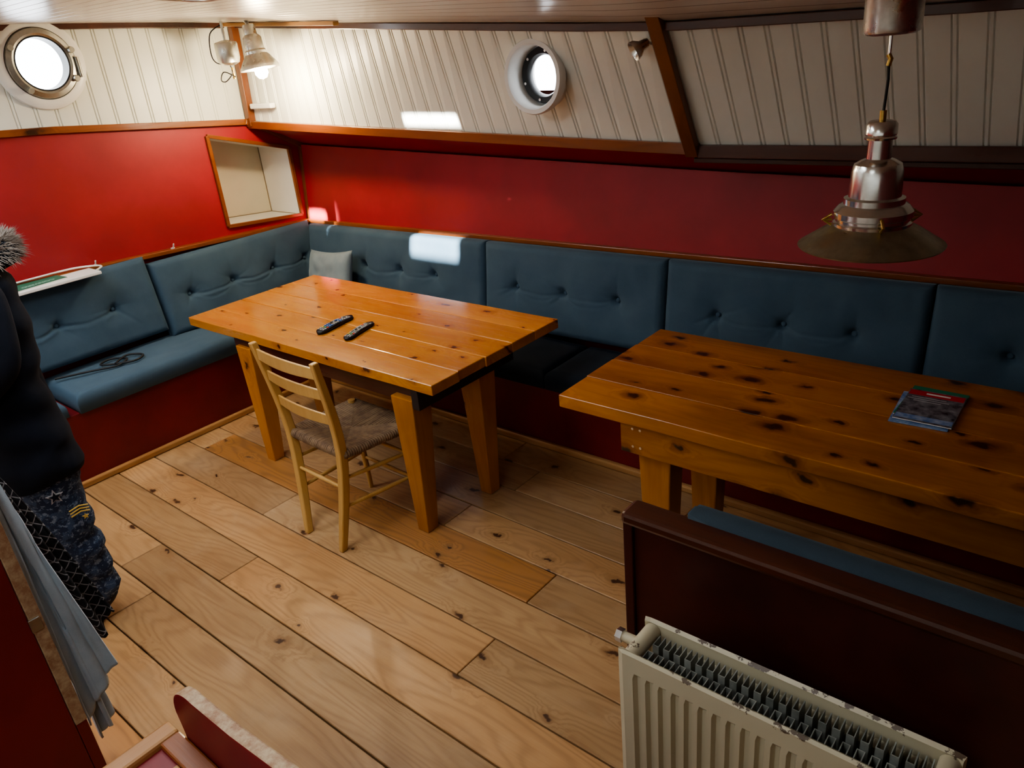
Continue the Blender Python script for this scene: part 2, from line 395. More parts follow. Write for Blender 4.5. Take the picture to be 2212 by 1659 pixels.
for x in X: 
    a=WB(x)+Vector((0,-.005,0)); b=RT(x)+Vector((0,.03,-.012))
    mid=a.lerp(b,.5)+Vector((0,0,.012)); vs+=[a,mid,b]
for i in range(20):
    a=i*3; fs+=[(a,a+3,a+4,a+1),(a+1,a+4,a+5,a+2)]
sf=mobj('ceiling_side_deck',vs,fs,MAT['red_soffit'],smooth=True)
box('wall_hull_far',-4.95,1.8,3.26,3.30,-.05,1.55,MAT['maroon'],bev=0)
mobj('ceiling_deck_edge',[(-4.95,2.95,1.78),(1.8,2.97,1.64),(1.8,3.30,1.55),(-4.95,3.30,1.55)],[(0,1,2,3)],MAT['maroon'])
def trimline(name,f_,x0,x1,w,h,mat,n=6,up=(0,0,1),off=(0,0,0)):
    P=[f_(x0+(x1-x0)*i/n)+Vector(off) for i in range(n+1)]
    vs=[];fs=[]
    for i,p in enumerate(P):
        d,s,u=frame_axes(P[min(i+1,n)]-P[max(i-1,0)],up)
        for a,b in((-1,-1),(1,-1),(1,1),(-1,1)): vs.append(p+s*(a*w/2)+u*(b*h/2))
    for i in range(n):
        for k in range(4):
            k2=(k+1)%4; fs.append((i*4+k,i*4+k2,i*4+4+k2,i*4+4+k))
    fs+=[(3,2,1,0),(n*4,n*4+1,n*4+2,n*4+3)]
    o=mobj(name,vs,fs,mat); bevel(o,.003); return o
tn=[0]
def T(): tn[0]+=1; return 'trim_%d'%tn[0]
trimline(T(),WB,-4.54,-1.46,.035,.045,MAT['trimwood'],off=(0,-.018,.012))
trimline(T(),WB,-1.46,1.7,.035,.05,MAT['darkwood'],off=(0,-.018,.005))
trimline(T(),WB,-1.52,1.7,.02,.02,MAT['darkwood'],off=(0,.06,-.045))
trimline(T(),RT,-4.5,1.7,.012,.022,MAT['trimwood'],off=(0,-.012,-.012))
def railz(x): return .925+.011*(x+4.5)
trimline(T(),lambda x:Vector((x,3.125,railz(x)+.012)),-4.5,1.7,.05,.024,MAT['trimwood'])
trimline(T(),lambda x:Vector((x,ey(x)-.012,ez(x)-.012)),-4.5,1.7,.03,.03,MAT['darkwood'],n=14)
d=(Vector((-1.50,2.60,2.01))-Vector((-1.50,2.915,1.47)))
beam(T(),Vector((-1.485,2.895,1.46)),Vector((-1.485,2.895,1.46))+d*.98,.055,.035,MAT['trimwood_z'],up=(0,-1,0))
beam(T(),(-4.51,2.83,1.60),(-4.51,2.85,2.2),.045,.045,MAT['trimwood_z'],up=(0,-1,0))
# ---------------------------------------------------------------- left wall (x-)
def LZ(y): return pl(y,[(-1.8,1.77),(1.44,1.765),(2.86,1.63)])
wl=beadwall('wall_left_upper',(-4.55,-1.9,1.72),(-4.55,2.9,1.58),(-4.55,-1.9,2.36),(-4.55,2.9,2.36),(-1,0,0),MAT['cream'],.1)
LC=Vector((-4.55,1.72,2.055)); cut_cyl(wl,LC,(1,0,0),.128,.4)
ny0,ny1=2.525,3.085; nb0,nb1=1.03,.985; nt0,nt1=1.585,1.43
def LT(y): return pl(y,[(-1.9,1.77),(1.44,1.765),(2.86,1.63),(3.25,1.42)])
XW=-4.547
ycols=[-1.9,.5,1.44,2.0,ny0,2.7,2.86,ny1,3.3]
vs=[];fs=[]
def nb(y): return nb0+(nb1-nb0)*(y-ny0)/(ny1-ny0)
def ntp(y): return nt0+(nt1-nt0)*(y-ny0)/(ny1-ny0)
for a,b_ in zip(ycols,ycols[1:]):
    if ny0<=a and b_<=ny1:
        b0=len(vs); vs+=[(XW,a,.3),(XW,b_,.3),(XW,b_,nb(b_)),(XW,a,nb(a)),(XW,a,ntp(a)),(XW,b_,ntp(b_)),(XW,b_,LT(b_)),(XW,a,LT(a))]
        fs+=[(b0,b0+1,b0+2,b0+3),(b0+4,b0+5,b0+6,b0+7)]
    else:
        b0=len(vs); vs+=[(XW,a,.3),(XW,b_,.3),(XW,b_,LT(b_)),(XW,a,LT(a))]; fs.append((b0,b0+1,b0+2,b0+3))
mobj('wall_left',vs,fs,MAT['red'])
box('wall_hull_left',-5.0,-4.95,-1.95,3.35,-.05,1.69,MAT['maroon'],bev=0)
box('wall_hull_left_top',-5.0,-4.585,-1.95,3.35,1.66,1.69,MAT['maroon'],bev=0)
nx0=-4.90
e=empty('wall_niche_shelf')
NV=[(nx0,ny0,nb0),(nx0,ny1,nb1),(nx0,ny1,nt1),(nx0,ny0,nt0),(XW,ny0,nb0),(XW,ny1,nb1),(XW,ny1,nt1),(XW,ny0,nt0)]
mobj('back_board',NV[:4],[(0,1,2,3)],MAT['niche_back'],e)
mobj('lining',NV,[(0,4,5,1),(1,5,6,2),(2,6,7,3),(3,7,4,0)],MAT['white'],e)
beam('corner_bead_1',NV[1],NV[2],.010,.010,MAT['caulk'],e,up=(1,0,0),bev=0); beam('corner_bead_2',NV[0],NV[1],.010,.010,MAT['caulk'],e,up=(1,0,0),bev=0)  # thin dark strips added to draw the shade in the inner corners
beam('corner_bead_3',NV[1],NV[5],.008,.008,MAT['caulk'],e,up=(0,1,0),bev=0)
c=[(-4.54,ny0,nb0),(-4.54,ny1,nb1),(-4.54,ny1,nt1),(-4.54,ny0,nt0)]
for i in range(4):
    beam('frame_%d'%i,c[i],c[(i+1)%4],.022,.022,MAT['trimwood_y'],e,up=(1,0,0))
def ltrim(f_,y0,y1,w,h,mat,off=(0,0,0),n=6):
    return trimline(T(),lambda t:Vector((-4.545,t,f_(t)))+Vector(off),y0,y1,w,h,mat,n)
ltrim(LZ,-1.8,2.84,.03,.035,MAT['trimwood_y'],(0.012,0,-.005),12)
ltrim(lambda y:pl(y,[(2.80,1.64),(2.95,1.575),(3.05,1.515),(3.2,1.43)]),2.80,3.2,.04,.03,MAT['trimwood_y'],(0.012,0,-.01),8)
def lrail(y): return .925+.042*(3.15-y)
ltrim(lrail,.4,3.12,.06,.024,MAT['trimwood_y'],(.02,0,.012))
beam(T(),(-4.53,3.135,.94),(-4.53,3.18,1.44),.03,.03,MAT['trimwood_z'],up=(1,0,0))
ltrim(lambda y:zc(-4.5,y)-.012,-1.0,2.8,.03,.03,MAT['darkwood'],(.01,0,0),14)
box('wall_near',-4.8,1.8,-1.9,-1.86,-.05,2.3,MAT['cream'],bev=0)
box('wall_right',1.70,1.74,-1.95,3.3,-.05,2.4,MAT['red_base'],bev=0)
mobj('ceiling_deck_near',[(-4.8,-1.35,2.26),(1.8,-1.35,2.26),(1.8,-1.92,2.24),(-4.8,-1.92,2.24)],[(0,1,2,3)],MAT['cream'])

# portholes
e=empty('window_1')
lathe('lining_tube',[(.124,.0),(.118,.16),(.13,.16),(.13,.03),(.150,.03),(.153,.0),(.148,-.012),(.130,-.012),(.124,0)],PC,MAT['white'],e,(0,1,0),64)
lathe('frame_ring',[(.118,.085),(.118,.10),(.085,.11),(.080,.10),(.080,.085),(.088,.070),(.112,.068),(.118,.085)],PC,MAT['black'],e,(0,1,0),64)
lathe('glass',[(0,.10),(.082,.10)],PC,MAT['glass'],e,(0,1,0))
for i in range(6):
    a=i*math.pi/3+.3; lathe('bolt_%d'%i,[(0,-.006),(.006,-.006),(.006,.004)],PC+Vector((math.cos(a)*.1,.07,math.sin(a)*.1)),MAT['steel'],e,(0,1,0),12)
e=empty('window_2'); AX=(-1,0,0)
lathe('lining_ring',[(.172,0),(.215,0),(.222,-.006),(.218,-.022),(.20,-.034),(.172,-.034),(.168,0)],LC,MAT['white'],e,AX,64)
lathe('frame_ring',[(.126,.03),(.126,-.02),(.130,-.045),(.142,-.052),(.165,-.045),(.170,-.03),(.170,0)],LC,MAT['oldsteel'],e,AX,64)
lathe('gasket',[(.122,.03),(.133,.03),(.133,-.046),(.124,-.046),(.122,.03)],LC,MAT['black'],e,AX,64)
lathe('glass',[(0,.01),(.124,.01)],LC,MAT['glass'],e,AX)
for sgn in(-.55,.35,2.6,4.0):
    p=LC+Vector((.055,math.cos(sgn)*.158,math.sin(sgn)*.158)); 
    lathe('lug_%d'%int(sgn*10),[(0,-.02),(.014,-.02),(.017,-.005),(.012,.012)],p,MAT['oldsteel'],e,AX,16)
p=LC+Vector((.05,.168,-.03)); tube('hinge',[p+Vector((0,0,.05)),p-Vector((0,0,.05))],.011,MAT['oldsteel'],e)

# ---------------------------------------------------------------- cushions
def cushion(name,O,U,V,W,H,Th,mat,parent,buttons=(),r=.035,puff=.012,dep=.034,seed=0,btn=None,nu=150,nv=64,crease=.005):
    O=Vector(O);U=Vector(U).normalized();V=Vector(V).normalized();Nn=U.cross(V).normalized()
    if not buttons: nu,nv=60,30
    def axis(n,Ln):
        out=[0]; 
        for k in (.1,.3,.6): out.append(r*k)
        m=n-8
        for i in range(m+1): out.append(r+(Ln-2*r)*i/m)
        for k in (.6,.3,.1): out.append(Ln-r*k)
        out.append(Ln); return out
    us=axis(nu,W);vv=axis(nv,H)
    vs=[];fs=[];A=len(us)
    bs=sorted(buttons); rs=random.Random(seed*7+1)
    folds=[]
    for (a,b) in zip(bs,bs[1:]):
        folds.append((a,b,rs.uniform(.018,.032),1.0)); folds.append((a,b,rs.uniform(.04,.055),.45))
    strays=[]
    for (bu,bv) in bs:
        for q in range(6):
            an=rs.uniform(0,6.28); strays.append((bu,bv,an,rs.uniform(.06,.2)))
    for v in vv:
        for u in us:
            e=min(u,W-u,v,H-v); t=min(e/r,1); ed=math.sqrt(max(0,1-(1-t)**2))
            h=Th-r+r*ed
            h+=puff*math.sin(math.pi*u/W)**.5*math.sin(math.pi*v/H)**.5 if 0<u<W and 0<v<H else 0
            h+=ed*.007*noise.noise(Vector((u*4+seed*3,v*5,seed)))+ed*.003*noise.noise(Vector((u*14+seed*3,v*12,seed)))
            if bs:
                for (bu,bv) in bs:
                    dx=u-bu;dy=v-bv;dd=math.hypot(dx,dy)
                    if dd<.3: h-=dep*.9*math.exp(-(dd/.022)**2)+dep*.55*math.exp(-(dd/.075)**2)
                for (bu,bv,an,ln_) in strays:
                    dx=u-bu;dy=v-bv; al=dx*math.cos(an)+dy*math.sin(an); ac=-dx*math.sin(an)+dy*math.cos(an)
                    if 0<al<ln_: h-=.0045*(1-al/ln_)*math.exp(-(ac/.008)**2)
                for (a,b,sag,am) in folds:
                    tt=(u-a[0])/(b[0]-a[0])
                    if 0<tt<1:
                        vc=a[1]+(b[1]-a[1])*tt-sag*4*tt*(1-tt)+.002*math.sin(u*40+sag*900)
                        am2=am*(.35+.65*abs(2*tt-1))
                        h-=crease*am2*math.exp(-((v-vc)/.0065)**2)*ed
                        h+=crease*.45*am2*math.exp(-((v-vc+.016)/.012)**2)*ed
            vs.append(O+U*u+V*v+Nn*h)
    for j in range(len(vv)-1):
        for i in range(A-1): fs.append((j*A+i,j*A+i+1,(j+1)*A+i+1,(j+1)*A+i))
    b0=len(vs); ring=[i for i in range(A)]+[j*A+A-1 for j in range(1,len(vv))]+[(len(vv)-1)*A+i for i in range(A-2,-1,-1)]+[j*A for j in range(len(vv)-2,0,-1)]
    for q in ring:
        p=Vector(vs[q]); hh=(p-O).dot(Nn); vs.append(p-Nn*hh)
    n=len(ring)
    for i in range(n):
        i2=(i+1)%n; fs.append((ring[i2],ring[i],b0+i,b0+i2))
    fs.append(tuple(b0+i for i in range(n)))
    o=mobj(name,vs,fs,mat,parent,True)
    for k,(bu,bv) in enumerate(bs):
        p=O+U*bu+V*bv+Nn*(Th+puff*.8-dep*1.30)
        lathe(name+'_button_%d'%k,[(0,.008),(.008,.006),(.013,0),(.012,-.006),(0,-.006)],p,mat,parent,Nn,14)
    return o
e=empty('built_in_bench')
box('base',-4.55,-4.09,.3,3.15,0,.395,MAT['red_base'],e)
box('floor_trim',-4.09,-4.06,.3,2.70,0,.035,MAT['trimpine_y'],e,.008)
cushion('seat_cushion_1',(-4.52,1.20,.397),(1,0,0),(0,1,0),.46,1.42,.10,MAT['bluefab'],e,puff=.015,seed=3)
cushion('seat_cushion_2',(-4.50,.35,.397),(1,0,0),(0,1,0),.42,.80,.08,MAT['bluefab'],e,puff=.01,seed=5)
lean=.07
def LB(y0,y1,bt,seed,nm):
    H=.44
    cushion(nm,(-4.47,y0,lrail((y0+y1)/2)-.455),(0,1,.0),(-lean,0,H),y1-y0-.006,H+.012,.075,MAT['bluefab'],e,[(b-y0,.215) for b in bt],seed=seed,crease=.011)
LB(1.93,3.09,(2.12,2.42,2.72,2.98),1,'back_cushion_1')
LB(.76,1.925,(1.05,1.35,1.66),2,'back_cushion_2')
LB(-.2,.755,(.1,.35,.6),9,'back_cushion_3')
e=empty('built_in_bench')
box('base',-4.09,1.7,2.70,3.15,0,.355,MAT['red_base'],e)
box('floor_trim',-4.07,1.7,2.67,2.70,0,.035,MAT['trimpine'],e,.008)
xb=[-4.05,-2.16,-1.15,-.1,1.0]
for i in range(4):
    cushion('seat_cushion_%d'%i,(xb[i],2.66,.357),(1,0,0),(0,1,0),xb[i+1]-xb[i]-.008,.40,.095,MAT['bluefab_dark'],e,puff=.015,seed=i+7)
def FB(x0,x1,bt,seed,nm):
    H=.455
    cushion(nm,(x0,3.055,railz((x0+x1)/2)-H-.012),(1,0,.011),(0,.06,H),x1-x0-.006,H+.008,.08,MAT['bluefab'],e,[(b-x0,.235) for b in bt],seed=seed)
FB(-4.44,-2.82,(-3.86,-3.53,-3.23),11,'back_cushion_1')
FB(-2.82,-1.69,(-2.60,-2.28,-1.96),12,'back_cushion_2')
FB(-1.69,-.573,(-1.43,-1.13,-.84),13,'back_cushion_3')
FB(-.573,.55,(-.3,0,.3),14,'back_cushion_4')
FB(.55,1.6,(.8,1.1,1.35),15,'back_cushion_5')
def pillow(name,c,U,V,w,h,t,mat,parent=None):
    c=Vector(c);U=Vector(U).normalized();V=Vector(V).normalized();Nn=U.cross(V).normalized(); n=30;vs=[];fs=[]
    for side in(1,-1):
        for j in range(n+1):
            for i in range(n+1):
                u=i/n*2-1;v=j/n*2-1
                pin=1-.10*(1-abs(u)**2)*abs(v)**3; pin2=1-.10*(1-abs(v)**2)*abs(u)**3
                hh=t/2*max(0,(1-u**4)*(1-v**4))**.6+.006*noise.noise(Vector((u*3,v*3,side)))*(1-abs(u))*(1-abs(v))*4
                vs.append(c+U*(u*w/2*pin2)+V*(v*h/2*pin)+Nn*hh*side)
    m=(n+1)**2
    for s_ in(0,1):
        for j in range(n):
            for i in range(n):
                q=(s_*m+j*(n+1)+i,s_*m+j*(n+1)+i+1,s_*m+(j+1)*(n+1)+i+1,s_*m+(j+1)*(n+1)+i); fs.append(q if s_==0 else q[::-1])
    o=mobj(name,vs,fs,mat,parent,True)
    bm=bmesh.new();bm.from_mesh(o.data);bmesh.ops.remove_doubles(bm,verts=bm.verts,dist=.0008);bmesh.ops.recalc_face_normals(bm,faces=bm.faces);bm.to_mesh(o.data);bm.free()
    return o
pillow('throw_pillow',(-4.07,2.88,.645),(1,-.08,.10),(-.10,.35,1),.50,.36,.12,MAT['greyfab'])

# ---------------------------------------------------------------- tables
def tabletop(e,x0,x1,y0,y1,z,th,mat,nb,seed):
    rs=random.Random(seed); ys=[y0+(y1-y0)*i/nb+(rs.uniform(-.012,.012) if 0<i<nb else 0) for i in range(nb+1)]
    vs=[];fs=[];rn=[];n=24
    for k in range(nb):
        a=ys[k]+(.0008 if k else 0);b=ys[k+1]-(.0008 if k<nb-1 else 0); b0=len(vs); r=rs.random(); ph=rs.random()*9
        dx0=rs.uniform(-.004,.004);dx1=rs.uniform(-.006,.006); dz=rs.uniform(-.0008,.0008)
        for i in range(n+1):
            x=x0+dx0+(x1+dx1-x0-dx0)*i/n
            w0=.005*noise.noise(Vector((x*3,ph,0))) if k==0 else 0
            w1=.005*noise.noise(Vector((x*3,ph,5))) if k==nb-1 else 0
            vs+=[(x,a+w0,z-th),(x,b+w1,z-th),(x,b+w1,z+dz),(x,a+w0,z+dz)]
        for i in range(n):
            for q in range(4):
                q2=(q+1)%4; fs.append((b0+i*4+q,b0+i*4+q2,b0+i*4+4+q2,b0+i*4+4+q)); rn.append(r)
        fs+=[(b0+3,b0+2,b0+1,b0),(b0+n*4,b0+n*4+1,b0+n*4+2,b0+n*4+3)]; rn+=[r,r]
    o=mobj('top',vs,fs,mat,e,attrs={'rnd':rn}); bevel(o,.004,3); return o
def leg(e,name,x,y,ztop,wt,wb,mat,dx=0,dy=0):
    vs=[]
    for z,w,ox,oy in((0,wb,dx,dy),(ztop,wt,0,0)):
        for i,j in((-1,-1),(1,-1),(1,1),(-1,1)): vs.append((x+ox+i*w[0]/2,y+oy+j*w[1]/2,z))
    o=mobj(name,vs,BF,mat,e,attrs={'rnd':[random.random()]*6}); bevel(o,.005)
e=empty('dining_table')
tabletop(e,-3.87,-2.03,1.795,2.63,.76,.045,MAT['tablewood'],5,4)
box('apron_front',-3.52,-2.14,1.835,1.865,.625,.714,MAT['darkwood'],e)
box('apron_back',-3.52,-2.14,2.28,2.31,.625,.714,MAT['darkwood'],e)
box('apron_left',-3.52,-3.48,1.866,2.279,.625,.714,MAT['trimwood_y'],e)
box('apron_right',-2.16,-2.12,1.80,2.40,.625,.714,MAT['bracket'],e)
for nm,x,y in(('leg_1',-3.42,1.87),('leg_2',-2.225,1.855),('leg_3',-2.19,2.22),('leg_4',-3.42,2.22)):
    leg(e,nm,x,y,.66,(.13,.11),(.065,.065),MAT['legwood'],0,-.02 if y<2 else .0)
e=empty('dining_table')
tabletop(e,-1.545,.35,1.975,2.72,.76,.05,MAT['tablewood_knotty'],4,9)
box('apron_front',-1.30,.12,2.0,2.04,.585,.709,MAT['tablewood_knotty'],e)
box('apron_back',-1.30,.12,2.50,2.54,.60,.709,MAT['tablewood_knotty'],e)
box('apron_left',-1.30,-1.26,2.041,2.499,.60,.709,MAT['legwood'],e)
box('apron_right',.08,.12,2.041,2.499,.60,.709,MAT['legwood'],e)
for nm,x,y in(('leg_1',-1.19,2.09),('leg_2',.03,2.09),('leg_3',.03,2.43),('leg_4',-1.17,2.43)):
    leg(e,nm,x,y,.60,(.13,.10),(.09,.08),MAT['legwood'])
for k in range(4): tube('screw_%d'%k,[(-1.25+.03*(k%2),1.998,.615+.07*(k//2)),(-1.25+.03*(k%2),2.003,.615+.07*(k//2))],.005,MAT['steel'],e)

# remotes
def remote(name,a,b,w,h,seed):
    e=empty(name); a=Vector(a);b=Vector(b); d=(b-a); Ln=d.length; U=d.normalized(); Sd=U.cross(Vector((0,0,1))).normalized()*-1; Z=Vector((0,0,1)); rs=random.Random(seed)
    n=16;vs=[];fs=[]
    for i in range(n+1):
        t=i/n; ww=w/2*(1-.12*math.sin(t*math.pi))*(min(1,math.sqrt(max(.05,min(t,1-t)*14)))); hh=h*(1-.15*math.cos(t*6.28))
        p=a+U*Ln*t
        for s_,z in((-.7,0),(.7,0),(1,.4),(.85,1),(-.85,1),(-1,.4)): vs.append(p+Sd*ww*s_+Z*(z*hh+.0005))
    for i in range(n):
        for k in range(6): k2=(k+1)%6; fs.append((i*6+k,i*6+k2,i*6+6+k2,i*6+6+k))
    fs+=[(5,4,3,2,1,0),tuple(n*6+k for k in range(6))]
    mobj('body',vs,fs,MAT['black'],e,True)
    rows=13
    for r in range(rows):
        t=.1+.75*r/(rows-1); hh=h*(1-.15*math.cos(t*6.28))
        for c_ in(-1,0,1):
            if r in(5,6,7) and c_==0 and r!=6: continue
            p=a+U*Ln*t+Sd*(c_*w*.26)+Z*(hh+.001)
            mt=rs.choice(['btn_grey','btn_grey','gunmetal','btn_grey'])
            if seed==1 and r in(3,4,8): mt='btn_blue'
            if r==10 and c_==1: mt='btn_red'
            if r==2: mt=['btn_red','btn_green','btn_yel'][c_+1]
            vs2=[]
            for z in(-.003,.0028):
                for i,j in((-1,-1),(1,-1),(1,1),(-1,1)): vs2.append(p+Sd*(i*w*.085)+U*(j*.0045)+Z*z)
            mobj('button',vs2,BF,MAT[mt],e)
remote('remote_control',(-2.945,1.955,.761),(-2.985,2.195,.761),.058,.018,1)
remote('remote_control',(-2.752,1.965,.761),(-2.812,2.18,.761),.050,.015,2)
def sheet(name,c,ang,w,h,z0,z1,mat,e):
    vs=[];ca,sa=math.cos(ang),math.sin(ang)
    for z in(z0,z1):
        for i,j in((-1,-1),(1,-1),(1,1),(-1,1)):
            x=i*w/2;y=j*h/2; vs.append((c[0]+x*ca-y*sa,c[1]+x*sa+y*ca,z))
    return mobj(name,vs,BF,mat,e)
e=empty('brochure')
sheet('pages',(-.44,2.435),.06,.165,.235,.7615,.7645,MAT['mag_blue'],e)
sheet('pages_lower',(-.43,2.480),-.02,.165,.235,.7648,.7675,MAT['white'],e)
sheet('cover_green',(-.43,2.480),-.02,.165,.235,.7676,.7682,MAT['mag_green'],e)
sheet('pages_upper',(-.428,2.448),.02,.165,.235,.7684,.771,MAT['white'],e)
sheet('cover',(-.428,2.448),.02,.165,.235,.7711,.7716,MAT['mag_dark'],e)
sheet('cover_band',(-.430,2.540),.02,.160,.037,.7717,.7720,MAT['mag_red'],e)
sheet('cover_foot',(-.426,2.356),.02,.160,.03,.7717,.7720,MAT['mag_blue'],e)
for k,(yy,w_) in enumerate(((2.507,.10),(2.493,.12),(2.479,.08))): sheet('title_line_%d'%k,(-.445,yy),.02,w_,.005,.7717,.772,MAT['btn_grey'],e)
sheet('title_band_text',(-.425,2.541),.02,.07,.010,.7721,.7723,MAT['white'],e)

# ---------------------------------------------------------------- chair
e=empty('ladder_back_chair'); CW=MAT['chairwood']
bl=[Vector((-2.675,1.515,0)),Vector((-2.775,1.60,.46)),Vector((-2.80,1.535,.90))]
br=[Vector((-2.425,1.51,0)),Vector((-2.40,1.585,.46)),Vector((-2.355,1.515,.90))]
def post(name,P):
    P=smooth_path(P,6); vs=[];fs=[];n=len(P)
    for i,p in enumerate(P):
        t=i/(n-1); w=.026+.008*math.sin(math.pi*min(1,t*1.1)); 
        for a,b in((-1,-1),(1,-1),(1,1),(-1,1)): vs.append(p+Vector((a*w/2,b*w*.6,0)))
    for i in range(n-1):
        for k in range(4): k2=(k+1)%4; fs.append((i*4+k,i*4+k2,i*4+4+k2,i*4+4+k))
    fs+=[(3,2,1,0),tuple((n-1)*4+k for k in range(4))]
    o=mobj(name,vs,fs,CW,e); bevel(o,.005,2); shade(o,30)
post('back_post_1',bl); post('back_post_2',br)
fl_=Vector((-2.725,1.93,0)); frr=Vector((-2.35,1.92,0))
flt=Vector((-2.75,1.93,.475)); frt=Vector((-2.345,1.92,.475))
tube('front_leg_1',[fl_,fl_.lerp(flt,.5),flt],[.011,.016,.018],CW,e,12); tube('front_leg_2',[frr,frr.lerp(frt,.5),frt],[.011,.016,.018],CW,e,12)
def onp(P,z):
    Q=smooth_path(P,12)
    return min(Q,key=lambda p:abs(p.z-z))
for k,z in enumerate((.62,.73,.84)):
    a=onp(bl,z);b=onp(br,z); n=14;vs=[];fs=[];hh=.028 if k<2 else .03
    for i in range(n+1):
        t=i/n; p=a.lerp(b,t)+Vector((0,-.022*math.sin(math.pi*t),0)); cz=.008*math.sin(math.pi*t)
        vs+=[p+Vector((0,-.005,-hh)),p+Vector((0,.005,-hh)),p+Vector((0,.005,hh+cz-.012)),p+Vector((0,-.005,hh+cz-.012))]
    for i in range(n):
        for q in range(4): q2=(q+1)%4; fs.append((i*4+q,i*4+q2,i*4+4+q2,i*4+4+q))
    fs+=[(3,2,1,0),tuple(n*4+q for q in range(4))]
    o=mobj('back_slat_%d'%k,vs,fs,CW,e); bevel(o,.003); shade(o,40)
def rung(a,b,k,r=.009): tube('rung_%d'%k,[a,Vector(a).lerp(b,.5),b],[r*.8,r*1.15,r*.8],CW,e,10)
rung(onp(bl,.20),fl_.lerp(flt,.42),1); rung(onp(bl,.34),fl_.lerp(flt,.68),2)
rung(onp(br,.20),frr.lerp(frt,.42),3); rung(onp(br,.34),frr.lerp(frt,.68),4)
rung(fl_.lerp(flt,.36),frr.lerp(frt,.36),5); rung(fl_.lerp(flt,.62),frr.lerp(frt,.62),6); rung(onp(bl,.27),onp(br,.27),7)
cs=[Vector((-2.79,1.60,.462)),Vector((-2.39,1.585,.462)),Vector((-2.325,1.95,.462)),Vector((-2.77,1.96,.462))]
ctr=sum(cs,Vector())/4; ctr.z-=.012
vs=[];fs=[]
def strand(a,b,r):
    b0=len(vs); d=(b-a).normalized(); s=d.cross(Vector((0,0,1))).normalized(); u=s.cross(d)
    P=[a+Vector((0,0,-.03))-d*.004,a+Vector((0,0,-.012))-d*.010,a-d*.004,a.lerp(b,.15)+Vector((0,0,.003)),b+d*.004-Vector((0,0,.004))]
    for i,p in enumerate(P):
        uu=u if i>1 else -d
        for k in range(6):
            th=k*math.pi/3; vs.append(p+s*math.cos(th)*r+uu*math.sin(th)*r)
    for i in range(len(P)-1):
        for k in range(6): k2=(k+1)%6; fs.append((b0+i*6+k,b0+i*6+k2,b0+i*6+6+k2,b0+i*6+6+k))
for k in range(4):
    A=cs[k];B=cs[(k+1)%4];nst=34
    for i in range(1,nst):
        t=i/nst; p=A.lerp(B,t)
        q=A.lerp(ctr,t*2) if t<.5 else B.lerp(ctr,(1-t)*2)
        if (q-p).length<.01: continue
        strand(p+Vector((0,0,random.uniform(-.001,.001))),q,.0062*random.uniform(.85,1.1))
mobj('rush_seat',vs,fs,MAT['rush'],e,True)
for k in range(4): tube('seat_rail_%d'%k,[cs[k]-Vector((0,0,.018)),cs[(k+1)%4]-Vector((0,0,.018))],.012,MAT['rush'],e)
mobj('seat_under',[p-Vector((0,0,.02)) for p in cs]+[p-Vector((0,0,.006)) for p in [ctr]],[(0,1,4),(1,2,4),(2,3,4),(3,0,4)],MAT['rush'],e)

# ---------------------------------------------------------------- booth bench + radiator
e=empty('booth_bench')
box('back_panel',-.78,1.65,1.235,1.265,0,.925,MAT['maroon'],e,.002)
box('end_post',-.80,-.775,1.225,1.275,0,.925,MAT['maroon'],e,.003)
o=box('top_rail',-.80,1.65,1.215,1.285,.925,.957,MAT['darkwood'],e,.010)
cushion('back_cushion',(-.66,1.272,.47),(0,0,1),(1,0,0),.50,2.2,.07,MAT['bluefab_mid'],e,seed=22)
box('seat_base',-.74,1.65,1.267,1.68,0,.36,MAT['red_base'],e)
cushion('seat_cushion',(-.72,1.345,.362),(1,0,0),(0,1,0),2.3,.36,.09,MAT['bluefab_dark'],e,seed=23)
e=empty('panel_radiator'); x0,x1=-.70,-.065
def panel(name,y,sg):
    us=[(x0,0),(x0+.012,.006),(x0+.03,.006)]
    n=19; p=(x1-x0-.06)/n
    for i in range(n):
        a=x0+.03+i*p; us+=[(a+p*.12,.007),(a+p*.28,-.005),(a+p*.72,-.005),(a+p*.88,.007)]
    us+=[(x1-.03,.006),(x1-.012,.006),(x1,0)]
    zs=[(.10,0,0),(.107,1,0),(.15,1,0),(.165,1,1),(.685,1,1),(.70,1,0),(.742,1,0),(.747,.3,0)]
    vs=[];fs=[];A=len(us)
    for z,k,rb in zs:
        for (x,d) in us:
            dd=(.006*k if not rb else d) if x not in(x0,x1) else 0
            vs.append((x,y-sg*dd,z))
    for j in range(len(zs)-1):
        for i in range(A-1): fs.append((j*A+i,j*A+i+1,(j+1)*A+i+1,(j+1)*A+i))
    o=mobj(name,vs,fs,MAT['rad'],e); s_=o.modifiers.new('s','SOLIDIFY'); s_.thickness=.010; s_.offset=0
panel('front_panel',1.045,1); panel('back_panel',1.15,-1)
vs=[];fs=[]
n=22
for i in range(n):
    x=x0+.05+(x1-x0-.10)*i/(n-1); w=.0075
    for P in ([(x-w,1.054),(x-w,1.088),(x+w,1.088),(x+w,1.054)],[(x-w,1.141),(x-w,1.108),(x+w,1.108),(x+w,1.141)]):
        b0=len(vs)
        for z in(.16,.725):
            for p in P: vs.append((p[0],p[1],z))
        fs+=[(b0,b0+1,b0+5,b0+4),(b0+1,b0+2,b0+6,b0+5),(b0+2,b0+3,b0+7,b0+6)]
o=mobj('convector_fins',vs,fs,MAT['finmetal'],e); s_=o.modifiers.new('s','SOLIDIFY'); s_.thickness=.0025
box('inner_plate',x0+.03,x1-.03,1.096,1.100,.15,.66,MAT['finmetal'],e,0)
